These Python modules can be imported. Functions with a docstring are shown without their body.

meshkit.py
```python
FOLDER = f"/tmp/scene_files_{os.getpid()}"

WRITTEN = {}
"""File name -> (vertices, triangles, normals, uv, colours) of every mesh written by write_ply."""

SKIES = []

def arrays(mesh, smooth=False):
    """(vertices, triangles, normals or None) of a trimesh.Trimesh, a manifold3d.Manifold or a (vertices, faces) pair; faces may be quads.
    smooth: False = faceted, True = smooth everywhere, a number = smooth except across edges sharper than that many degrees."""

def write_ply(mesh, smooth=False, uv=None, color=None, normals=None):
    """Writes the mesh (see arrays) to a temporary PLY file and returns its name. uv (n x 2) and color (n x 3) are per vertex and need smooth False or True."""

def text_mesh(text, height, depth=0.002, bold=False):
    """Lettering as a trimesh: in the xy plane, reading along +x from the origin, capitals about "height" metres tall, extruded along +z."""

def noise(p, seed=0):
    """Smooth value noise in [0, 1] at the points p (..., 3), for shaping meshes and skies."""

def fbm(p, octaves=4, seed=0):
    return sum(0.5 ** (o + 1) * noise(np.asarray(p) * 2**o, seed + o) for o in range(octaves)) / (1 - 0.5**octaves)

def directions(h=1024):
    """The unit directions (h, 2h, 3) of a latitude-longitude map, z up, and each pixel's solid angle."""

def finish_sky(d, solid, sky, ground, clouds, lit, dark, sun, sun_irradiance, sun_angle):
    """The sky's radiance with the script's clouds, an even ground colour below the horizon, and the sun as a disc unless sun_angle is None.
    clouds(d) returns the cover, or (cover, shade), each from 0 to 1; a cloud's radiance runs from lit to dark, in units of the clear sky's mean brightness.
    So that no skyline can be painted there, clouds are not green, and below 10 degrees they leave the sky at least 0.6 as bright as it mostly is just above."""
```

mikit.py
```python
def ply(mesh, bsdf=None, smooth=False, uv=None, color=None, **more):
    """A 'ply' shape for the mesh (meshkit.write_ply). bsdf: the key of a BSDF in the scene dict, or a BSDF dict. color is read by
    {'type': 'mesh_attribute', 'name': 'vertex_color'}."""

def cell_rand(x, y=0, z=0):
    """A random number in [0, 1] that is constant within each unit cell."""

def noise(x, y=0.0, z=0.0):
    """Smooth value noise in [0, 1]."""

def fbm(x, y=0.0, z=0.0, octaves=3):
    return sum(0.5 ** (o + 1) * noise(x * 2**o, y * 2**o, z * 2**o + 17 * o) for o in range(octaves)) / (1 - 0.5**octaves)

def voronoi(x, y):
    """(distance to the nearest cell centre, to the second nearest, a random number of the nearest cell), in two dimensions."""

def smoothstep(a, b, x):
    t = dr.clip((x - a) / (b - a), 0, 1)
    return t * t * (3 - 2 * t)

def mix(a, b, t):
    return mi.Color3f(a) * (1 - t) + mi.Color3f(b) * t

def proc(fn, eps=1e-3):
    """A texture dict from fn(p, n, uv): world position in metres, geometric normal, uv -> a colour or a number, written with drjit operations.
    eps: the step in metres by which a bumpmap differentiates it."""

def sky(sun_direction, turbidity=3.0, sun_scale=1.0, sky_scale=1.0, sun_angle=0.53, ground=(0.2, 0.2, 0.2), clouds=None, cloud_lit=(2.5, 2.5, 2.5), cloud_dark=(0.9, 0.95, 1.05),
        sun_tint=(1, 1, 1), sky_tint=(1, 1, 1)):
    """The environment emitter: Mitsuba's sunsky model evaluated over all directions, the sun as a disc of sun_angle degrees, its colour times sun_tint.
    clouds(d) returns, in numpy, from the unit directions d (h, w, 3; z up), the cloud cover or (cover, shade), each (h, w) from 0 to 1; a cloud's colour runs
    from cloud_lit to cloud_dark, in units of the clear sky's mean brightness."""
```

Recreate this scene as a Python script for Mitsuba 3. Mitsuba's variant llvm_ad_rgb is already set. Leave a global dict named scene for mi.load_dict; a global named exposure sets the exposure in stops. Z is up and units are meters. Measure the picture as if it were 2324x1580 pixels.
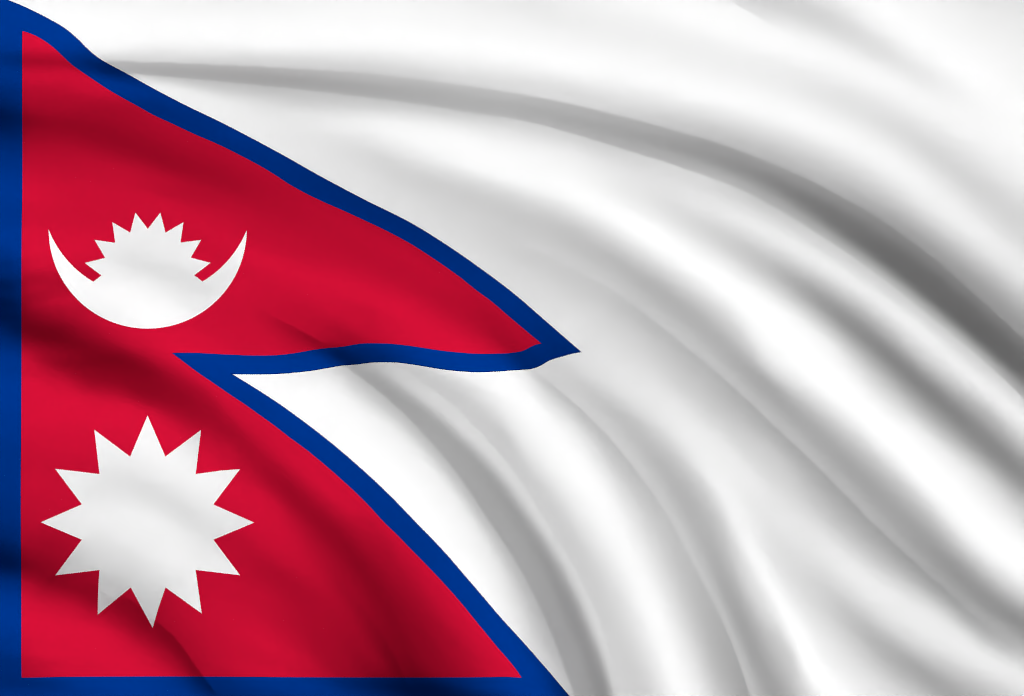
"""A flag sewn from a blue-bordered crimson double pennant on white cloth, billowing in folds; lit by one large studio lamp from the upper right."""
import numpy as np, shapely, trimesh, mitsuba as mi, mikit
import scipy.sparse as sp, scipy.sparse.linalg as spl
from scipy.interpolate import PchipInterpolator, RectBivariateSpline
from scipy.spatial import cKDTree, Delaunay
from shapely.geometry import LineString, Polygon

T = mi.ScalarTransform4f
scene, labels = {}, {}
S = 1.5 / 2324                                   # metres per cloth unit: the frame shows 1.5 m of cloth
exposure = 0.0

# ---------------------------------------------------------------- camera, lamps
CAM_D = 36.0
scene['camera'] = {'type': 'perspective', 'fov': float(np.degrees(2 * np.arctan(0.75 / CAM_D))), 'fov_axis': 'x', 'near_clip': 0.1, 'far_clip': 100.0,
                   'to_world': T().look_at(origin=[0, -CAM_D, 0], target=[0, 0, 0], up=[0, 0, 1])}
WHITE = 0.86                                     # reflectance of the white cloth
KEY_AT = 9.0 * np.array([np.sin(np.radians(60)) * np.sqrt(.5), -np.cos(np.radians(60)), np.sin(np.radians(60)) * np.sqrt(.5)])
KEY_HALF, FILL_HALF = 0.45, 1.0
FLAT, FILL = 0.70, 0.045                         # light that a flat piece at the middle gets from the key lamp and from the fill lamp (1 = white cloth just white)
FILL_AT = np.array([-1.2, -9.0, 2.0])

def softbox(name, at, half, level, cosine):
    """level: the irradiance x WHITE / pi wanted at the middle of the cloth."""
    r2 = float(at @ at)
    radiance = level * np.pi / WHITE * r2 / (cosine * (2 * half) ** 2)
    scene[name] = {'type': 'rectangle', 'to_world': T().look_at(origin=at.tolist(), target=[0, 0, 0], up=[0, 0, 1]) @ T().scale([half, half, 1]),
                   'emitter': {'type': 'area', 'radiance': {'type': 'rgb', 'value': [float(radiance)] * 3}}}

softbox('key_lamp', KEY_AT, KEY_HALF, FLAT, -KEY_AT[1] / np.linalg.norm(KEY_AT))
softbox('fill_lamp', FILL_AT, FILL_HALF, FILL, -FILL_AT[1] / np.linalg.norm(FILL_AT))  # added, unseen softbox that gives a weak soft fill in the dark folds
labels['key_lamp'] = {'label': 'large square studio lamp up to the right of the flag', 'category': 'lamp'}
labels['fill_lamp'] = {'label': 'weak square fill light added out of view in front of the flag', 'category': 'lamp'}

# ---------------------------------------------------------------- cloths
def cloth(name, rgb):
    scene[name] = {'type': 'twosided', 'bsdf': {'type': 'diffuse', 'reflectance': {'type': 'rgb', 'value': [float(c) for c in rgb]}}}
def dye(r, g, b): return WHITE * lin([r, g, b])

# ---------------------------------------------------------------- outlines, in cloth units (u to the right, v down; 2324 x 1580 in the frame)
BLUE_TOP = [(-170,-62),(-60,-26),(17.5,0),(50,13),(80,27),(112,43.5),(147,64),(175,87),(200,112),(220,129),(232,137),(287,167),(350,202),(425,241),(500,277),(581,319),(643,352.5),(718,395),(781,429),(831,455),(931,505),(1006,551),(1081,602.5),(1162,663),(1237,727.5),(1309,790),(1320,799.5)]
BLUE_NOTCH_UP = [(1320,799.5),(1297,803.5),(1274,810),(1258,814.5),(1244,820),(1229,829),(1212,836),(1200,838.5),(1162,841),(1122,844),(1081,845),(1044,843),(1006,839),(969,833),(931,827),(895,823),(861,822.5),(831,824.5),(811,827.5),(781,829.5),(741,836),(706,842),(669,846),(631,849),(581,850),(527.5,849.5)]
BLUE_NOTCH_DOWN = [(527.5,849.5),(581,882.5),(631,915),(681,951),(731,989),(781,1030),(821,1065),(856,1097),(900,1140),(943,1185),(988,1231),(1020,1266),(1055,1307),(1092,1350),(1130,1395),(1195,1467),(1255,1536),(1292,1580),(1340,1634),(1390,1690),(1480,1790)]
RED_TOP = [(51,71),(66,75.5),(80,81),(107,97),(125,111),(145,130),(162,146),(181,160),(200,173),(250,206),(312,241),(350,262),(389,280),(440,304),(500,330),(540,350),(581,371.5),(621,395),(656,418),(692,438),(731,457),(781,479),(831,502),(881,526),(931,553),(969,577),(1006,602),(1045,630),(1081,659),(1110,680),(1156,719),(1206,761),(1229,780)]
RED_NOTCH_UP = [(1229,780),(1216,782.5),(1207,786),(1194,793),(1183,797.5),(1168,800),(1150,802),(1125,803),(1102,803.5),(1081,803),(1045,800.5),(1006,796.5),(956,789),(925,784.5),(893,781),(868,779.5),(843,779),(820,780),(800,783),(776,787),(743,790),(725,792),(706,795),(669,801.5),(631,806),(600,807),(581,807),(545,806),(500,804),(465,802),(442,801),(415,801),(390.5,801.5)]
RED_NOTCH_DOWN = [(390.5,801.5),(418,822),(450,846),(488,872),(525,897.5),(553,916),(581,936),(620,964),(656,992),(694,1020),(731,1050),(770,1084),(806,1117),(840,1151),(871,1185),(900,1213),(930,1244),(975,1290),(1017,1335),(1050,1373),(1080,1410),(1107,1443),(1130,1471),(1150,1494),(1165,1512),(1176,1527),(1184,1539.5)]
RED_BASE = [(1184,1539.5),(1167,1538),(1150,1537.3),(1025,1538),(930,1538.5),(820,1538.5),(700,1538),(581,1537),(460,1535.8),(337,1535.2),(200,1535.2),(136,1535.5),(80,1536.5),(51,1537.3)]
RED_HOIST = [(51,1537.3),(50,1480),(49.8,1410),(49,1330),(48.8,1185),(48.6,1090),(48.9,800),(50,480),(50.6,395),(51,71)]
MOON_TOP = [(847,978),(920,921),(771,808),(954,761),(858,598),(1045,625),(1019,437),(1181,532),(1228,350),(1341,498),(1454,350),(1502,532),(1664,437),(1638,622),(1825,598),(1732,759),(1911,807),(1763,919),(1837,975)]
SUN_UP = [(1340,612),(1502,985),(1825,743),(1777,1144),(2010,1112),(2179,1100),(1937,1420)]
SUN_DOWN = [(2308,5),(1937,160),(2180,483),(1777,434),(1832,830),(1505,592),(1440,780),(1387,960),(1290,780),(1190,592),(890,838),(893,640),(906,433),(505,482),(747,158),(375,0)]
SUN_UP2 = [(747,1418),(503,1095),(906,1143),(858,741),(1183,985)]

# ---------------------------------------------------------------- the folds: along each line how much of the key light the cloth turns to (255 = full on)
# soft lines: (u, v, level)
W = [  # white cloth
 # crest above the long upper fold
 [(150,30,257),(581,82,256),(831,84,256),(1081,107,256),(1287,155,255),(1412,172,255),(1537,200,255),(1662,232,254),(1743,250,253),(1868,300,252),(1943,332,250),(2018,367,249),(2068,407,247),(2143,470,244),(2243,545,240),(2324,610,236),(2420,690,232)],
 [(0,-30,250),(300,4,250),(581,10,246),(831,2,249),(960,8,249)],
 [(581,107,251),(831,107,250),(1081,130,250)],
 [(215,119,251),(260,113,251),(300,108,252)],
 [(250,128,226),(300,123,230),(430,124,229),(581,125,228),(831,132,230),(1081,170,228),(1287,200,228),(1412,232,226),(1537,252,224),(1662,280,222),(1743,305,222),(1868,350,222),(1993,411,222),(2118,502,220),(2243,585,224),(2324,650,222),(2420,730,220)],
 [(1743,350,188),(1818,385,186),(1993,462,182),(2118,542,182),(2243,635,182),(2324,702,182)],
 [(270,152,172),(330,158,164),(430,165,158),(581,172,154),(706,185,155),(831,200,160),(956,212,166),(1081,235,170),(1162,247,170),(1287,272,168),(1412,302,162),(1537,335,152),(1662,373,140),(1743,405,132),(1793,437,122),(1868,482,112),(1993,562,104),(2118,655,99),(2243,760,98),(2324,835,101),(2420,930,101)],
 [(1868,462,118),(1993,540,110),(2118,628,104),(2243,735,102),(2324,810,105)],
 [(1868,502,121),(1993,587,112),(2118,685,106),(2243,790,103),(2324,862,112)],
 # faint hollow at the top
 [(1162,4,237),(1212,20,234),(1287,50,240),(1387,82,245),(1537,130,247),(1662,162,244),(1743,175,242),(1868,212,232),(1993,262,226),(2093,332,218),(2168,385,214),(2243,445,213),(2324,507,213),(2420,585,213)],
 [(1081,30,243),(1081,75,250)],
 [(1380,-5,249),(1450,5,253),(1537,32,255),(1662,80,255),(1743,95,255),(1868,130,253),(1993,170,251),(2118,237,249),(2243,287,250),(2324,325,254),(2420,370,255)],
 [(1560,4,255),(1640,8,250)],
 [(2050,235,245),(2190,345,231),(2324,432,236)],
 [(2130,400,231),(2200,465,229),(2275,530,226),(2324,575,226)],
 [(1690,6,214),(1743,4,211),(1805,8,211),(1868,37,214),(1943,80,222),(2018,125,228),(2093,175,236),(2168,225,244),(2243,262,250)],
 [(1930,-20,255),(1980,8,256),(2043,62,256),(2143,130,256),(2230,205,254),(2290,270,253)],
 [(1895,5,232),(1943,40,238),(2018,88,242),(2093,138,246)],
 [(2293,4,229),(2420,-10,225)],[(2118,12,249),(2193,25,239)],[(2268,75,241),(2200,80,246)],[(2305,150,247),(2324,225,252),(2420,250,252)],
 # light band under the long fold
 [(300,174,220),(375,192,233),(440,212,237),(520,240,238)],[(400,215,237),(500,258,238),(581,297,237),(640,330,235),(706,345,231),(760,385,228)],
 [(581,225,217),(706,237,207),(831,247,214),(956,262,221),(1081,282,226),(1162,292,226)],
 [(581,250,230),(706,275,233),(831,275,240),(956,295,249),(1081,325,253),(1162,350,252),(1287,350,243),(1320,345,234)],
 [(1287,325,229),(1412,375,224)],
 [(1100,350,254),(1162,402,254),(1287,420,256),(1362,470,257),(1462,515,258),(1537,575,258),(1662,665,258),(1743,738,258),(1818,827,258),(1918,902,258),(1993,970,258),(2068,1052,258),(2143,1127,258),(2205,1185,258),(2243,1235,258),(2324,1297,257),(2420,1380,256)],
 [(1287,390,253),(1370,420,243),(1430,470,244)],
 # second dark fold, running out of the right edge
 [(1412,404,233),(1487,432,227),(1562,495,219),(1637,535,211),(1687,570,202),(1743,604,190),(1793,632,173),(1868,690,150),(1943,750,137),(1993,785,129),(2068,852,127),(2143,915,127),(2218,990,131),(2293,1060,136),(2324,1087,138),(2420,1170,142)],
 [(1562,445,231),(1662,490,234),(1743,525,237),(1868,595,238),(1993,675,239),(2118,770,239),(2193,840,239),(2324,945,243),(2420,1030,243)],
 [(1743,566,215),(1868,637,206),(1993,722,203),(2118,842,193),(2243,937,190),(2324,1012,200),(2420,1095,200)],
 [(1562,545,240),(1700,625,228),(1868,737,206),(1993,850,190),(2118,972,198),(2243,1070,195),(2324,1140,185),(2420,1220,185)],
 [(1700,655,248),(1868,770,242),(1993,890,225),(2118,1002,236),(2243,1105,228),(2324,1186,220)],
 [(1993,925,248),(2118,1030,250),(2243,1150,246)],
 # grey fold from the pennant tip's upper side to the lower right
 [(790,345,226),(831,345,219),(906,395,212),(1006,427,209),(1162,468,209),(1262,515,200),(1362,570,190),(1462,635,180),(1537,687,178),(1612,745,177),(1662,802,174),(1743,865,172),(1818,952,168),(1893,1027,165),(1968,1102,163),(2030,1165,162),(2085,1225,158),(2168,1292,151),(2243,1372,147),(2324,1410,143),(2420,1480,143)],
 [(831,310,232),(956,365,232),(1060,400,230),(1162,430,233),(1287,480,227),(1412,555,217),(1537,635,218),(1662,728,219),(1743,840,212),(1868,932,212),(1993,1043,210),(2118,1168,210),(2193,1252,210),(2268,1320,208),(2324,1362,203)],
 [(1006,365,246),(1162,418,246),(1287,452,250),(1412,530,241),(1537,608,243),(1662,700,241),(1743,812,238),(1868,903,240),(1993,1015,238),(2118,1140,240),(2193,1225,240),(2300,1318,232)],
 [(640,352,231),(718,390,229),(831,448,227),(931,498,225),(1020,548,226),(1100,604,225)],
 # band below, by the pennant tip
 [(1050,470,215),(1162,580,213),(1237,640,215)],
 [(1162,640,221),(1237,710,224),(1300,765,224),(1337,815,225),(1437,865,230),(1537,940,235),(1637,1015,238),(1712,1090,236),(1743,1150,232),(1793,1210,231),(1868,1235,234),(1943,1310,238),(2018,1365,239),(2093,1422,239),(2193,1467,238),(2324,1535,236),(2420,1590,236)],
 [(1287,670,211),(1412,745,211),(1537,862,207),(1662,965,205),(1743,1020,203),(1868,1160,198),(1993,1275,200),(2118,1360,199),(2243,1460,201),(2324,1500,215)],
 [(1662,1010,225),(1743,1085,220),(1868,1195,218),(1993,1310,228),(2118,1385,226),(2243,1485,226)],
 [(1743,1195,230),(1768,1272,226),(1843,1305,219),(1893,1360,206),(1943,1410,191),(2018,1472,176),(2093,1522,166),(2155,1575,163),(2240,1640,163)],
 [(1918,1347,215),(1993,1410,214),(2068,1465,209),(2168,1522,203),(2243,1552,210),(2324,1580,222)],
 [(1687,1235,249),(1720,1280,252),(1743,1325,254),(1768,1372,255),(1806,1447,256),(1831,1522,256),(1868,1572,256),(1920,1640,256)],
 [(1793,1360,240),(1868,1435,231),(1918,1485,230),(1993,1550,224),(2068,1578,207)],
 [(1868,1385,214),(1943,1462,207),(2018,1530,196)],
 [(1868,1497,248),(1950,1560,240)],
 # two narrow folds running down from the pennant tip
 [(1262,838,209),(1337,890,199),(1412,945,191),(1462,1007,186),(1512,1072,182),(1562,1152,178),(1592,1222,176),(1624,1285,172),(1657,1372,166),(1699,1472,161),(1742,1560,157),(1780,1640,155)],
 [(1290,812,222),(1337,855,215),(1412,905,217),(1512,1000,211),(1587,1090,212),(1645,1185,212),(1687,1310,212),(1722,1385,210),(1793,1485,208),(1815,1570,212)],
 [(1550,1010,230),(1587,1055,237),(1612,1082,242),(1650,1140,244),(1680,1205,240)],
 [(1640,1150,233),(1680,1240,234),(1743,1370,232)],[(1743,1450,188),(1775,1530,180)],
 [(1480,930,228),(1430,895,225)],
 [(1120,850,251),(1162,865,253),(1212,915,253),(1262,1002,254),(1337,1090,255),(1374,1152,254),(1399,1222,252),(1442,1297,252),(1479,1397,252),(1517,1485,254),(1537,1572,254),(1560,1640,254)],
 [(1190,845,240),(1237,915,234),(1287,952,230),(1337,1015,231),(1387,1090,231),(1424,1152,231),(1445,1185,228),(1500,1310,228),(1550,1435,228),(1600,1560,226)],
 [(1287,925,203),(1362,1010,205),(1412,1090,209),(1449,1115,197),(1497,1185,197),(1547,1310,195),(1592,1435,192),(1634,1560,188)],
 # two folds that spread from under the notch down to the bottom edge
 [(956,838,206),(1006,868,203),(1081,930,203),(1156,997,203),(1187,1065,204),(1237,1127,206),(1287,1200,207),(1330,1285,207),(1380,1410,207),(1442,1547,207),(1470,1620,207)],
 [(985,838,226),(1081,875,233),(1131,915,238),(1162,965,234),(1212,1052,228),(1262,1102,230),(1330,1205,231),(1405,1335,229),(1455,1447,230),(1492,1535,234)],
 [(1031,847,249),(1081,855,252)],
 [(535,858,256),(581,865,257),(656,885,257),(756,925,256),(831,990,255),(906,1077,255),(981,1152,254),(1010,1210,255),(1080,1310,255),(1130,1410,253),(1180,1475,248),(1217,1512,238),(1255,1555,222),(1290,1600,214)],
 [(700,850,240),(756,856,234),(806,902,231),(881,952,228),(956,1027,228),(1031,1115,225),(1080,1185,222),(1142,1297,222),(1180,1385,222),(1215,1472,215),(1267,1547,204)],
 [(690,868,251),(750,885,250),(831,948,249),(906,1027,248),(981,1110,247),(1060,1225,247),(1120,1335,247),(1160,1425,243)],
 [(815,838,166),(893,897,159),(968,962,159),(1043,1040,159),(1118,1137,158),(1155,1185,157),(1230,1300,156),(1275,1400,155),(1310,1475,152),(1345,1578,149),(1370,1650,149)],
 [(826,833,170),(905,890,165),(980,947,163),(1055,1015,162),(1130,1095,161),(1195,1185,160),(1219,1220,159),(1249,1265,159),(1282,1325,158),(1309,1380,157),(1337,1447,156),(1362,1510,154),(1384,1580,151),(1400,1650,151)],
 [(870,834,195),(921,875,206),(996,932,210),(1073,1001,212),(1149,1082,212),(1214,1174,211),(1237,1208,211),(1267,1254,211),(1300,1315,211),(1327,1371,211),(1355,1438,211),(1380,1502,210),(1403,1575,209),(1418,1650,209)],
]
R = [  # blue border and crimson field; levels in the brightness of the dye (220 = crimson full on), scaled when read
 # hoist side, going down
 [(-100,20,220),(10,60,220),(51,90,220),(100,105,219),(115,115,218)],
 [(0,112,205),(55,112,208),(125,114,212),(170,105,214)],
 [(0,137,186),(55,134,172),(125,132,180),(165,135,190)],
 [(0,152,203),(55,155,185),(125,157,190),(160,160,202),(200,182,208)],
 [(0,170,190),(55,173,203),(125,172,205),(200,185,206),(250,212,205)],
 [(0,200,165),(55,200,185),(125,200,188),(200,210,200)],
 [(0,225,140),(55,225,172),(125,225,175),(250,222,188)],
 [(0,250,100),(55,250,150),(125,250,166),(250,242,166),(375,282,174),(500,338,175),(581,378,184)],
 [(0,265,92),(55,268,130),(125,275,148),(180,285,146),(250,305,146),(312,340,146),(375,372,150),(440,395,157),(500,410,160),(560,430,168),(610,465,178)],
 [(0,290,112),(55,290,140),(125,300,152),(250,345,160),(375,400,176),(500,440,176)],
 [(0,315,152),(55,320,162),(125,330,172),(250,365,178),(375,420,190)],
 [(0,352,188),(55,350,182),(125,362,185),(250,385,190),(375,450,196),(500,475,190),(581,500,190)],
 [(0,395,208),(55,395,204),(125,395,194),(250,400,191),(375,470,205),(500,510,200)],
 [(0,425,218),(55,445,218),(150,445,203),(250,445,199)],
 [(0,530,213),(25,535,220),(55,530,220),(140,520,205),(190,480,200),(250,490,202),(280,470,202)],
 [(0,570,190),(25,575,200),(55,575,216),(100,575,218)],
 [(0,600,152),(25,600,165),(55,607,196),(110,600,216)],
 [(0,645,104),(25,650,112),(55,657,165),(90,650,190)],
 [(0,683,91),(25,690,91),(55,695,141),(100,690,180),(150,680,205)],
 [(0,720,104),(25,720,92),(55,720,126),(100,715,150),(150,695,186),(175,680,202)],
 [(0,745,165),(35,745,112),(60,745,114),(110,745,116),(150,745,126),(180,730,170),(215,720,198)],
 [(0,770,178),(45,770,145),(60,765,122),(110,768,113),(150,775,114),(200,785,125),(250,795,140),(300,820,128),(350,845,134),(375,865,148),(425,900,152),(450,925,158),(490,955,165),(550,1000,170),(581,1040,174),(631,1085,165),(681,1140,156),(718,1175,152),(760,1205,150),(806,1272,138),(856,1347,134),(893,1410,128),(925,1480,122),(945,1530,116)],
 [(250,760,185),(290,785,186),(340,805,186),(400,845,186),(450,880,176),(500,925,180)],
 [(250,735,206),(325,755,214),(375,785,216),(420,825,214),(480,880,206),(530,940,203),(575,980,200),(640,1035,206),(706,1085,208),(756,1130,206),(810,1165,203),(856,1180,200)],
 [(0,790,195),(40,790,180),(60,800,192),(100,820,160),(150,830,136),(250,815,114),(280,800,124)],
 [(0,815,206),(25,815,208),(60,820,210),(100,843,190),(150,848,168),(200,860,140),(260,868,143),(325,890,132)],
 [(0,865,220),(55,865,220),(110,880,214),(150,868,198),(200,882,172),(250,885,168),(325,910,160),(375,935,185)],
 [(0,910,214),(55,915,218),(150,895,216),(220,905,205),(250,905,198),(325,925,200),(375,950,205)],
 [(0,950,207),(55,955,213),(150,945,220),(200,930,218),(250,930,218),(325,942,214)],
 [(0,1010,195),(55,1010,204),(120,1015,205),(190,1020,206)],
 [(0,1090,186),(55,1090,200),(100,1110,198),(150,1125,196)],
 [(0,1150,175),(55,1165,186),(100,1160,190)],
 [(0,1200,155),(55,1200,174),(100,1210,172),(160,1220,172)],
 [(0,1235,125),(25,1240,120),(55,1235,166),(100,1235,162),(150,1240,162)],
 [(0,1258,100),(25,1263,96),(55,1263,146),(100,1262,152),(150,1275,148)],
 [(0,1275,92),(25,1282,95),(55,1280,131),(100,1295,136),(140,1305,138),(200,1325,145),(240,1345,140)],
 [(0,1292,118),(25,1297,128),(55,1297,148),(100,1318,140),(150,1335,142),(200,1350,143),(250,1368,142)],
 [(0,1310,155),(25,1315,170),(55,1322,185),(100,1350,176),(150,1350,164),(200,1372,160)],
 [(0,1335,186),(25,1340,198),(55,1355,208),(100,1378,206),(150,1372,190),(200,1390,190),(250,1402,172),(300,1430,166),(350,1465,163),(400,1500,165)],
 [(0,1385,216),(55,1400,218),(100,1430,220),(175,1425,220),(250,1440,212),(300,1470,202),(350,1505,200),(390,1530,198)],
 [(0,1440,205),(25,1450,202),(55,1460,206),(100,1485,215),(200,1475,218),(250,1485,219),(300,1515,216),(340,1535,215)],
 [(0,1490,175),(25,1500,172),(55,1500,182),(100,1520,196),(150,1535,205),(220,1555,214),(312,1550,220)],
 [(0,1545,162),(60,1550,168),(125,1560,176)],[(0,1578,186),(60,1590,195)],
 # bottom border to the right
 [(100,1578,190),(220,1570,205),(312,1572,218),(380,1555,205),(400,1570,205),(430,1540,165),(445,1545,130)],
 [(437,1572,170),(455,1560,130)],
 [(510,1560,165),(540,1555,178),(581,1555,194),(656,1560,203),(706,1560,203),(756,1560,177),(793,1560,147),(831,1560,129),(881,1560,99),(915,1560,86),(956,1560,86),(1006,1560,104),(1043,1560,142),(1080,1560,178),(1106,1560,190),(1162,1562,218),(1220,1562,219),(1245,1565,192),(1270,1572,158),(1290,1590,128)],
 # diagonal border, top side
 [(172,103,216),(190,130,178),(205,140,140)],[(205,128,195),(225,142,155)],
 [(225,152,128),(255,165,128),(275,168,140)],[(210,160,170),(245,182,196)],[(285,177,160),(310,187,178),(330,198,188)],
 [(250,192,205),(330,212,200),(350,235,172),(420,258,172)],[(380,235,190),(440,275,176),(470,280,176)],
 [(470,300,172),(530,305,195),(560,335,180)],[(581,350,178),(640,375,180),(700,410,170),(781,455,170),(900,515,172),(960,550,178),(1040,605,186),(1130,670,191),(1190,720,185),(1240,765,168),(1280,790,155)],
 # crimson, upper pennant
 [(640,430,176),(706,470,182),(831,540,190),(931,590,195),(1006,645,192),(1081,690,184),(1130,730,172)],
 [(250,410,194),(380,440,182),(460,460,180)],
 [(510,545,208),(581,590,214),(681,625,215),(756,645,215),(881,695,218),(956,745,218),(1031,780,220),(1060,790,220)],
 [(430,530,198),(500,570,203),(581,630,202)],
 [(581,545,196),(681,585,198),(781,620,206),(900,665,206),(1000,720,205)],
 [(656,555,192),(781,590,193),(850,620,196)],
 [(550,660,208),(606,652,204),(656,665,202),(706,690,200),(740,720,200)],
 [(300,700,205),(400,715,202),(500,720,202),(560,740,204)],
 [(581,720,198),(600,745,198),(640,775,195),(581,758,205)],
 [(656,708,193),(700,735,190),(740,762,182),(770,770,172)],
 [(781,758,169),(806,772,166),(831,776,172)],
 [(860,700,208),(840,745,190),(881,770,204),(930,775,214)],
 [(820,735,203),(760,705,206)],
 [(981,715,208),(1030,750,210)],
 [(1050,697,186),(1110,748,174),(1130,770,169),(1160,792,165)],[(1090,770,200),(1140,797,188)],
 [(1190,768,180),(1215,778,176)],[(1220,775,176),(1180,788,176)],
 [(425,755,214),(480,775,214),(540,790,205),(600,800,204)],[(650,790,188),(690,790,176)],[(331,745,214),(380,765,216)],
 # border under the upper pennant
 [(420,808,220),(500,822,218),(581,828,220),(660,826,216)],[(745,788,150),(785,812,100),(800,826,104)],[(770,786,150),(805,806,128),(825,824,128)],[(800,783,160),(831,801,146),(850,822,146)],[(840,780,176),(870,805,165),(885,822,166)],[(870,780,190),(906,808,186),(930,828,190)],[(956,812,208),(1031,825,220),(1106,827,220),(1140,822,214)],[(1130,804,196),(1156,820,193),(1170,838,186)],[(1155,803,172),(1178,815,150),(1190,838,140)],[(1190,795,166),(1215,808,150),(1225,826,150)],[(1225,785,164),(1240,800,158),(1290,800,152)],
 [(735,786,168),(762,803,118),(790,824,100)],[(720,800,196),(735,824,204)],[(700,800,212),(712,826,214)],
 [(500,845,220),(540,865,214),(600,910,216)],
 # border along the lower pennant
 [(430,815,218),(500,866,212),(581,908,206),(631,940,214),(706,995,215),(781,1052,208),(856,1125,206),(930,1200,202),(980,1260,204),(1055,1340,214),(1130,1425,219),(1180,1490,220),(1230,1540,214)],
 # crimson, lower pennant
 [(581,1010,190),(598,972,206)],[(570,1150,214),(600,1180,210)],[(581,1115,214),(619,1140,206),(640,1180,206)],
 [(520,1010,195),(540,1060,195),(560,1100,206)],
 [(631,1210,206),(681,1272,196),(693,1292,192),(730,1320,186)],
 [(581,1247,188),(581,1285,176),(631,1300,172),(681,1322,177),(718,1360,172),(740,1430,169),(781,1485,158),(793,1530,155)],
 [(530,1250,195),(540,1290,184),(560,1330,190)],
 [(520,1180,205),(581,1200,206)],[(450,1350,190),(500,1300,195)],
 [(581,1347,198),(656,1385,180),(706,1460,171),(743,1522,166)],
 [(480,1340,195),(520,1400,200),(581,1410,203),(620,1430,196),(668,1435,184)],
 [(581,1447,213),(643,1485,206),(706,1510,190)],[(450,1420,190),(500,1470,190),(540,1510,200),(600,1525,205),(668,1522,200),(700,1530,182)],
 [(768,1347,165),(806,1410,160),(818,1460,155),(843,1485,148),(868,1522,130)],
 [(831,1185,178),(856,1185,190),(881,1260,170),(956,1360,166),(1006,1435,165),(1043,1472,172),(1081,1497,186),(1106,1510,204)],
 [(781,1170,190),(760,1170,178)],
 [(831,1165,198),(931,1272,192),(1006,1347,200),(1056,1385,210),(1131,1460,218),(1160,1510,220)],
 [(1006,1522,140),(1043,1530,156),(1080,1530,175),(1130,1530,215)],
 [(956,1410,146),(980,1470,142),(1000,1495,145)],
]
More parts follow.
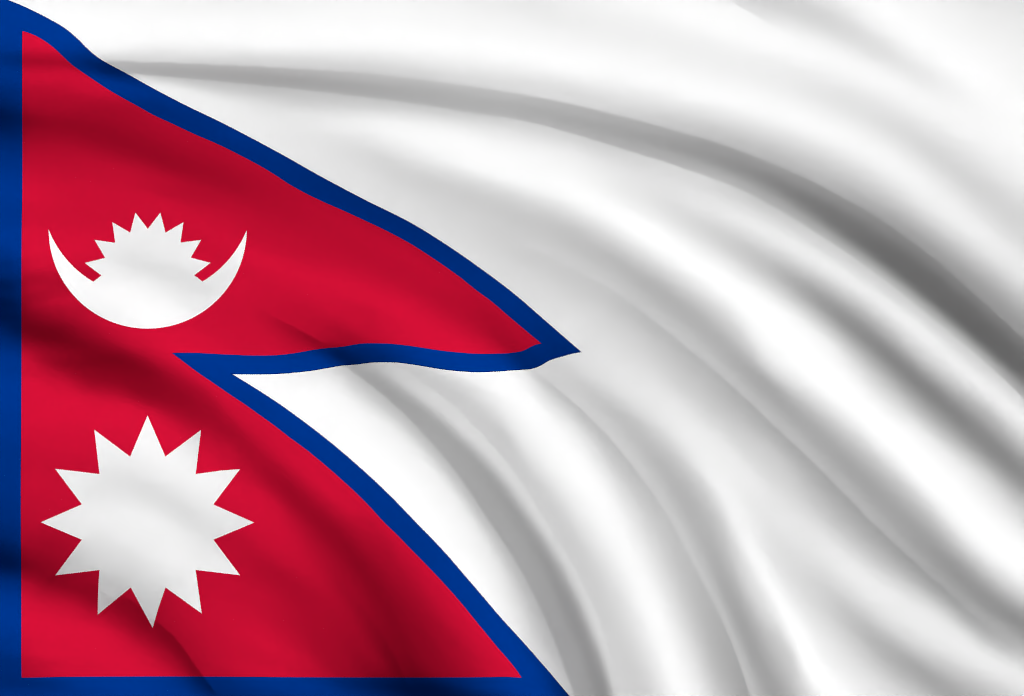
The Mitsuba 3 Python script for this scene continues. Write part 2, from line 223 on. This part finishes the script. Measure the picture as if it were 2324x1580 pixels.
E = [  # white emblems
 [(116,525,254),(140,580,254),(175,640,253),(231,685,252),(331,700,256),(331,735,256),(290,715,250)],
 [(556,525,250),(540,590,245),(510,630,232),(470,665,224),(425,638,224),(375,622,224),(331,607,224),(295,590,228),(255,570,234),(225,560,238)],
 [(308,490,240),(331,520,239),(362,490,240),(331,558,237),(290,540,238)],
 [(400,515,240),(420,560,240),(440,545,241)],[(450,600,240),(470,597,240)],
 [(260,510,239),(200,595,241),(250,610,243),(331,632,236),(400,670,238),(435,700,236)],[(250,640,250),(331,665,251),(400,695,248)],
 [(475,690,238),(520,640,240)],[(222,705,240),(260,725,243)],
 [(335,950,255),(335,1000,251),(375,1040,253),(345,1030,248)],
 [(218,985,250),(235,1015,243),(225,1075,233),(275,1090,228),(325,1100,225),(375,1127,226),(425,1150,228),(450,1175,228)],
 [(452,985,214),(438,1015,234),(435,1060,246),(450,1090,249),(525,1070,246),(500,1090,247)],
 [(435,1140,236),(525,1180,236),(560,1187,234)],
 [(150,1072,240),(180,1100,236),(200,1102,230),(225,1140,234),(300,1165,244),(375,1197,248),(300,1190,243),(425,1215,245)],
 [(125,1180,229),(125,1197,232),(200,1210,231)],[(475,1205,226),(425,1222,235)],
 [(200,1247,216),(175,1267,203),(138,1302,196)],[(250,1272,216),(275,1235,229),(325,1247,240),(375,1272,243),(425,1272,244),(475,1290,239),(535,1303,239)],
 [(300,1290,216),(325,1310,219),(350,1325,214),(375,1325,224),(410,1345,235),(455,1385,236)],
 [(250,1305,202),(237,1325,190),(228,1338,188)],[(232,1346,187),(230,1380,188)],[(250,1365,186),(300,1325,206)],
 [(172,1268,202),(213,1288,201),(250,1306,200),(300,1330,206),(338,1372,198)],[(190,1254,212),(250,1276,216),(300,1297,218),(345,1335,216)],[(150,1295,198),(190,1305,197),(225,1322,192)],
 [(325,1360,200),(345,1397,196),(348,1415,185)],[(362,1345,212)],
]
# creases: (u, v, level on the upper or right side, level on the other side)
WE = [
 [(232,138,216,186),(400,143,212,182),(581,151,206,176),(706,158,206,180),(831,166,206,185),(956,180.5,208,186),(1081,198,213,188),(1162,210,218,190),(1287,234,220,184),(1412,264,209,180),(1537,297.5,197,170),(1662,336,187,157),(1743,367.5,182,160),(1808,395,180,154),(1900,442,170,146),(1993,495,160,140),(2118,587.5,150,130),(2243,697.5,146,128),(2324,772,150,126),(2430,872,152,126)],
 [(287.5,167,174,200),(430,179,168,192),(581,193,161,184),(706,206,165,189),(831,221,168,192),(956,237.5,173,196),(1081,257,177,200),(1162,269,180,206),(1287,300,180,211),(1412,337.5,177,206),(1500,365,178,212),(1587,395,185,215),(1662,422.5,182,205),(1743,462,176,196),(1868,539,180,204),(1993,625,186,203),(2118,725,188,206),(2197,790,188,206),(2260,845,185,208),(2324,905,172,214),(2430,1010,172,214)],
 [(1654,0,225,247),(1700,27,230,248),(1743,54,241,249)],
 [(1162,545,213,208),(1287,602,208,202),(1412,675,200,192),(1562,790,197,181),(1662,875,193,177),(1743,952,189,172),(1868,1070,186,166),(1980,1185,180,161),(2068,1267,173,158),(2143,1335,168,158),(2243,1422,172,166),(2310,1465,182,181)],
 [(1212,840,209,198),(1287,900,208,190),(1362,970,206,188),(1412,1027,205,188),(1487,1127,203,190),(1524,1185,203,191),(1587,1305,198,184),(1637,1402,195,177),(1674,1492,192,165),(1703,1580,190,154),(1730,1660,190,154)],
 [(781,831,168,194),(831,867,165,190),(881,907,163,186),(956,980,160,182),(1031,1067,158,181),(1106,1177,158,181),(1180,1292,160,180),(1230,1390,160,178),(1267,1477,158,178),(1302,1575,158,186),(1330,1650,158,186)],
 [(905,835,205,206),(980,882,203,210),(1030,922,203,212),(1105,997,203,213),(1180,1090,205,213),(1239,1185,207,214),(1314,1310,207,214),(1369,1435,207,214),(1399,1580,208,213)],
]
RE = [
 [(51,136,176,163),(150,140,176,163),(190,152,180,165)],
 [(575,694,201,199),(640,728,194,177),(700,760,186,150),(740,782,172,140)],
 [(200,1318,152,146),(238,1336,154,140),(300,1362,164,140),(350,1405,160,132),(400,1450,166,128),(450,1520,168,122),(490,1573,166,98)],
 [(768,1320,160,158),(806,1360,157,150),(843,1405,142,137),(881,1465,126,117),(917,1537,116,97),(932,1575,84,82)],
 [(540,690,206,200),(565,720,206,200)],
]
EE = [[(223,1336,194,187),(262,1359,205,185)]]

# ---------------------------------------------------------------- from the fold lines to the cloth's relief
H = 3.0                                          # grid step
U0, V0, NU, NV = -160.0, -160.0, 883, 635
TRANS, ALONG = 0.03, 1.5

def lin(g):
    g = np.asarray(g, float) / 255
    return np.where(g < 0.04045, g / 12.92, ((np.maximum(g, 0) + 0.055) / 1.055) ** 2.4)

def dense(pts, step=2.0):
    p = np.asarray(pts, float)
    s = np.r_[0, np.cumsum(np.hypot(*np.diff(p[:, :2], axis=0).T))]
    if len(p) == 1: return p
    t = np.linspace(0, s[-1], max(2, int(s[-1] / step)))
    return (PchipInterpolator(s, p, axis=0) if len(p) > 2 else (lambda x: np.stack([np.interp(x, s, c) for c in p.T], 1)))(t)

GU, GV = U0 + H * np.arange(NU), V0 + H * np.arange(NV)
MU, MV = np.meshgrid(GU, GV, indexing='ij')          # node (i, j)
NODES = NU * NV

def node_id(i, j): return i * NV + j

def spread(area, lines, creases, scale=1.0):
    """How far the cloth turns to the key light, at every node: the levels of the lines, spread smoothly over this area, parted at its creases."""
    rows, vals = [], []
    def put(u, v, g):
        i, j = np.rint((u - U0) / H).astype(int), np.rint((v - V0) / H).astype(int)
        ok = (i >= 0) & (j >= 0) & (i < NU) & (j < NV)
        i, j, g = i[ok], j[ok], np.asarray(g)[ok]
        ok = area[i, j]
        rows.append(node_id(i[ok], j[ok])); vals.append(g[ok])
    for l in lines:
        d = dense(l); put(d[:, 0], d[:, 1], d[:, 2])
    cut = np.zeros((NU, NV, 2), bool)
    for c in creases:
        d = dense(c, 1.0)
        t = np.gradient(d[:, :2], axis=0); t /= np.hypot(*t.T)[:, None]
        n = np.stack([t[:, 1], -t[:, 0]], 1)                       # towards the upper / right side
        line, near = LineString(d[:, :2]), None
        lo, hi = d[:, :2].min(0) - 8, d[:, :2].max(0) + 8
        box = (MU >= lo[0]) & (MU <= hi[0]) & (MV >= lo[1]) & (MV <= hi[1])
        i, j = np.nonzero(box)
        tree = cKDTree(d[:, :2]); near = tree.query(np.stack([GU[i], GV[j]], 1))[0] < 7
        i, j = i[near], j[near]
        for ax, (di, dj) in enumerate(((1, 0), (0, 1))):
            ok = (i + di < NU) & (j + dj < NV)
            a, b = i[ok], j[ok]
            segs = shapely.linestrings(np.stack([np.stack([GU[a], GV[b]], 1), np.stack([GU[a] + di * H, GV[b] + dj * H], 1)], 1))
            hit = shapely.intersects(segs, line)
            cut[a[hit], b[hit], ax] = True
            for p, q in ((a[hit], b[hit]), (a[hit] + di, b[hit] + dj)):
                xy = np.stack([GU[p], GV[q]], 1)
                at = tree.query(xy)[1]
                up = ((xy - d[at, :2]) * n[at]).sum(1) > 0
                put(xy[:, 0], xy[:, 1], np.where(up, d[at, 2], d[at, 3]) + 0.04 * np.where(up, 1, -1) * (d[at, 2] - d[at, 3]))
    ids = -np.ones(NODES, int)
    flat = area.ravel(); n = int(flat.sum()); ids[flat] = np.arange(n)
    pairs = []
    for ax, (di, dj) in enumerate(((1, 0), (0, 1))):
        ok = np.zeros((NU, NV), bool)
        ok[:NU - di, :NV - dj] = area[:NU - di, :NV - dj] & area[di:, dj:]
        ok &= ~cut[:, :, ax]
        i, j = np.nonzero(ok)
        pairs.append(np.stack([ids[node_id(i, j)], ids[node_id(i + di, j + dj)]], 1))
    pr = np.vstack(pairs); m = len(pr)
    G = sp.csr_matrix((np.r_[np.ones(m), -np.ones(m)], (np.r_[np.arange(m), np.arange(m)], pr.T.ravel())), (m, n))
    L = (G.T @ G).tocsr()
    # smoothness along the run of the folds
    cell = area[:-1, :-1] & area[1:, :-1] & area[:-1, 1:] & area[1:, 1:] & ~(cut[:-1, :-1, 0] | cut[:-1, 1:, 0] | cut[:-1, :-1, 1] | cut[1:, :-1, 1])
    i, j = np.nonzero(cell)
    tu, tv = RUN[0][i, j], RUN[1][i, j]
    k = len(i); rw = np.tile(np.arange(k), 4)
    cl = np.concatenate([ids[node_id(i, j)], ids[node_id(i + 1, j)], ids[node_id(i, j + 1)], ids[node_id(i + 1, j + 1)]])
    D = sp.csr_matrix((np.concatenate([-tu - tv, tu - tv, -tu + tv, tu + tv]) / 2, (rw, cl)), (k, n))
    r = ids[np.concatenate(rows)]; v = np.concatenate(vals).astype(float)
    cnt, tot = np.bincount(r, minlength=n), np.bincount(r, v, minlength=n)
    mean = tot / np.maximum(cnt, 1)
    wt = sp.diags(np.where(cnt > 0, 0.3, 0.0))
    A = (wt + 0.004 * L + 1.0 * (L @ L) + ALONG * (D.T @ D) + 1e-6 * sp.eye(n)).tocsc()
    x = solve(A, wt @ mean + 1e-6 * np.mean(v))
    out = np.full(NODES, np.nan); out[flat] = x * scale
    return out.reshape(NU, NV)

def fold_run(lines):
    """The direction in which the folds run, at every node: taken from the long lines and spread between them."""
    num = np.zeros((NODES, 2)); cnt = np.zeros(NODES)
    for l in lines:
        p = np.asarray(l, float)
        if np.hypot(*np.diff(p[:, :2], axis=0).T).sum() < 90: continue
        d = dense(p[:, :2], 3.0)
        t = np.gradient(d, axis=0); a = 2 * np.arctan2(t[:, 1], t[:, 0])
        i, j = np.rint((d[:, 0] - U0) / H).astype(int), np.rint((d[:, 1] - V0) / H).astype(int)
        ok = (i >= 0) & (j >= 0) & (i < NU) & (j < NV)
        at = node_id(i[ok], j[ok])
        np.add.at(num, at, np.stack([np.cos(a), np.sin(a)], 1)[ok]); np.add.at(cnt, at, 1)
    c = 4                                                             # on a coarser grid
    bi, bj = np.divmod(np.arange(NODES), NV)
    mu, mv = -(-NU // c), -(-NV // c)
    key = (bi // c) * mv + bj // c
    f = np.stack([np.bincount(key, num[:, k], minlength=mu * mv) for k in (0, 1)], 1); w = np.bincount(key, cnt, minlength=mu * mv)
    idx = np.arange(mu * mv).reshape(mu, mv)
    pr = np.vstack([np.stack([idx[:-1].ravel(), idx[1:].ravel()], 1), np.stack([idx[:, :-1].ravel(), idx[:, 1:].ravel()], 1)]); m = len(pr)
    G = sp.csr_matrix((np.r_[np.ones(m), -np.ones(m)], (np.tile(np.arange(m), 2), pr.T.ravel())), (m, mu * mv))
    A = (sp.diags(0.2 * w / c) + G.T @ G).tocsc()
    lu = spl.splu(A)
    x = np.stack([lu.solve(0.2 / c * f[:, k]) for k in (0, 1)], 1)
    a = np.arctan2(x[:, 1], x[:, 0]) / 2
    a = a[key].reshape(NU, NV)
    return np.cos(a), np.sin(a)

def solve(A, b):
    return spl.splu(A, permc_spec='MMD_AT_PLUS_A', diag_pivot_thresh=0.0, options=dict(SymmetricMode=True)).solve(b)

def tile(r, pts): return [(x / 4, 395 * r + y / 4) for x, y in pts]
def arc(c, rad, a0, a1, n): return [(c[0] + rad * np.cos(a), c[1] + rad * np.sin(a)) for a in np.radians(np.linspace(a0, a1, n))]
def soft(pts, step=4.0): return [tuple(p) for p in dense(pts, step)]
_lo = arc((1340.5, 506), 898, 180, 0, 90)
_hi = np.degrees(np.arctan2(510 - 147, 2239 - 1341)); _hj = np.degrees(np.arctan2(975 - 147, 1837 - 1341))
MOON = tile(1, [(442, 502)] + _lo[1:-1] + [(2239, 510)] + arc((1341, 147), 967, _hi, _hj, 30)[1:-1] + MOON_TOP[::-1] + arc((1341, 147), 967, 180 - _hj, 180 - _hi, 30)[1:-1])
SUN = tile(2, SUN_UP) + tile(3, SUN_DOWN) + tile(2, SUN_UP2)
OUT_PTS = soft(BLUE_TOP) + soft(BLUE_NOTCH_UP)[1:] + soft(BLUE_NOTCH_DOWN)[1:] + [(-170, 1790)]
P_BLUE = Polygon(OUT_PTS)
P_RED = Polygon(soft(RED_TOP) + soft(RED_NOTCH_UP)[1:] + soft(RED_NOTCH_DOWN)[1:] + soft(RED_BASE)[1:] + soft(RED_HOIST)[1:-1])
P_MOON, P_SUN = Polygon(MOON), Polygon(SUN)

inside = lambda p: shapely.contains_xy(p, MU.ravel(), MV.ravel()).reshape(NU, NV)
in_flag, in_emblem = inside(P_BLUE), inside(P_MOON) | inside(P_SUN)
RUN = fold_run(W + R + WE + RE)
LEVEL = np.where(in_emblem, spread(in_emblem, E, EE), np.where(in_flag, spread(in_flag, R, RE, 255 / 222), spread(~in_flag, W, WE)))

def relief(level, rounds=4):
    """Heights (cloth units, towards the viewer) whose slopes turn each node to the key lamp as far as its level says."""
    target = lin(level)
    c4 = lambda a: (a[:-1, :-1] + a[1:, :-1] + a[:-1, 1:] + a[1:, 1:]) / 4
    want = c4(target) - FILL - 0.008          # and a little that the folds throw on each other
    cu, cv = c4(MU), c4(MV)
    p = np.stack([(cu - 1162) * S, np.zeros_like(cu), (790 - cv) * S], -1)          # world
    to = KEY_AT - p
    r = np.linalg.norm(to, axis=-1); to /= r[..., None]
    r0 = np.linalg.norm(KEY_AT)
    want = want / (FLAT / (-KEY_AT[1] / r0) * (r0 / r) ** 2)                         # the cosine wanted
    lx, lz, ln = to[..., 0], to[..., 2], -to[..., 1]
    lh = np.hypot(lx, lz); du, dv = lx / lh, -lz / lh                                # across the cloth towards the lamp, in (u, v)
    n, m = NODES, cu.size
    i, j = [a.ravel() for a in np.meshgrid(np.arange(NU - 1), np.arange(NV - 1), indexing='ij')]
    rows = np.tile(np.arange(m), 4)
    cols = np.concatenate([node_id(i, j), node_id(i + 1, j), node_id(i, j + 1), node_id(i + 1, j + 1)])
    one = np.ones(m) / (2 * H)
    DU = sp.csr_matrix((np.concatenate([-one, one, -one, one]), (rows, cols)), (m, n))
    DV = sp.csr_matrix((np.concatenate([-one, -one, one, one]), (rows, cols)), (m, n))
    DL = sp.diags(du.ravel()) @ DU + sp.diags(dv.ravel()) @ DV
    DT = sp.diags(-dv.ravel()) @ DU + sp.diags(du.ravel()) @ DV
    k, one = NODES, np.ones((NU - 1) * NV)
    a = [x.ravel() for x in np.meshgrid(np.arange(NU - 1), np.arange(NV), indexing='ij')]
    GX = sp.csr_matrix((np.r_[-one, one], (np.tile(np.arange(len(one)), 2), np.r_[node_id(*a), node_id(a[0] + 1, a[1])])), (len(one), n))
    one = np.ones(NU * (NV - 1))
    a = [x.ravel() for x in np.meshgrid(np.arange(NU), np.arange(NV - 1), indexing='ij')]
    GY = sp.csr_matrix((np.r_[-one, one], (np.tile(np.arange(len(one)), 2), np.r_[node_id(*a), node_id(a[0], a[1] + 1)])), (len(one), n))
    LAP = GX.T @ GX + GY.T @ GY
    A = (DL.T @ DL + TRANS * (DT.T @ DT) + 2e-6 * LAP @ LAP + 1e-9 * sp.eye(n)).tocsc()
    lu = spl.splu(A, permc_spec='MMD_AT_PLUS_A', diag_pivot_thresh=0.0, options=dict(SymmetricMode=True))
    st = np.zeros(m)
    c, ln, lh = np.clip(want.ravel(), 0.02, 0.985), ln.ravel(), lh.ravel()
    for _ in range(rounds):
        s = np.zeros(m)
        for _ in range(12):                                                          # ln - lh s = c sqrt(1 + s^2 + st^2)
            q = np.sqrt(1 + s * s + st * st)
            f, d = ln - lh * s - c * q, -lh - c * s / q
            s = np.clip(s - f / d, -0.9, 0.9)
        z = lu.solve(DL.T @ s)
        st = DT @ z
    z = z.reshape(NU, NV)
    return z - z[(MU > 0) & (MU < 2324) & (MV > 0) & (MV < 1580)].mean()

Z = relief(LEVEL)
FINE = RectBivariateSpline(GU, GV, Z, kx=3, ky=3)

# ---------------------------------------------------------------- the sewn pieces
NODE_XY = np.stack([MU.ravel(), MV.ravel()], 1)
def piece(poly, step=3.0):
    """The part of the cloth inside this outline, as a mesh that follows the folds."""
    rim = []
    for g in getattr(poly, 'geoms', [poly]):
        for ring in (g.exterior, *g.interiors):
            xy = np.asarray(shapely.segmentize(ring, step).coords)[:-1]
            rim.append(xy)
    rim = np.vstack(rim)
    x0, y0, x1, y1 = poly.bounds
    near = NODE_XY[(NODE_XY[:, 0] > x0) & (NODE_XY[:, 0] < x1) & (NODE_XY[:, 1] > y0) & (NODE_XY[:, 1] < y1)]
    near = near[shapely.contains_xy(poly, near[:, 0], near[:, 1])]
    if len(near): near = near[cKDTree(rim).query(near)[0] > 0.6 * step]
    p = np.vstack([rim, near])
    f = Delaunay(p).simplices
    mid = p[f].mean(1)
    a = p[f[:, 1]] - p[f[:, 0]]; b = p[f[:, 2]] - p[f[:, 0]]
    area = a[:, 0] * b[:, 1] - a[:, 1] * b[:, 0]
    ok = shapely.contains_xy(poly, mid[:, 0], mid[:, 1]) & (np.abs(area) > 1e-3)
    f, area = f[ok], area[ok]
    f[area < 0] = f[area < 0][:, ::-1]
    z = FINE.ev(p[:, 0], p[:, 1])
    v = np.stack([(p[:, 0] - 1162) * S, -z * S, (790 - p[:, 1]) * S], 1)
    used = np.unique(f); back = -np.ones(len(p), int); back[used] = np.arange(len(used))
    return trimesh.Trimesh(v[used], back[f], process=False)

cloth('white_cloth', dye(255, 255, 255))
cloth('blue_cloth', dye(0, 56, 147))
cloth('navy_thread', dye(0, 8, 100))
cloth('crimson_cloth', dye(219, 18, 56))

SHEET = shapely.box(U0 + 2, V0 + 2, GU[-1] - 2, GV[-1] - 2)
P_BLUE_IN = P_BLUE.intersection(SHEET)
P_CORE = P_BLUE.buffer(-1.6, join_style='mitre').intersection(SHEET)
def part(name, poly, mat, step=3.0, label=None):
    m = piece(poly, step)
    scene['flag__' + name] = mikit.ply(m, mat, smooth=True)
    if label: labels['flag__' + name] = {'label': label}

labels['flag'] = {'label': 'billowing white flag cloth with a blue-bordered crimson double pennant, white moon and sun', 'category': 'flag'}
part('white_field', SHEET.difference(P_BLUE_IN), 'white_cloth', label='plain white cloth of the flag, running in long curved folds')
part('blue_border', P_CORE.difference(P_RED), 'blue_cloth', label='deep blue border round the crimson double pennant')
part('edging', P_BLUE_IN.difference(P_CORE), 'navy_thread', 1.6, label='thin dark navy line along the outer edge of the blue border')
part('crimson_field', P_RED.difference(P_MOON).difference(P_SUN), 'crimson_cloth', label='crimson double pennant inside the blue border')
part('moon_emblem', P_MOON, 'white_cloth', label='white crescent moon with eight rays in the upper pennant')
part('sun_emblem', P_SUN, 'white_cloth', label='white twelve-pointed sun in the lower pennant')
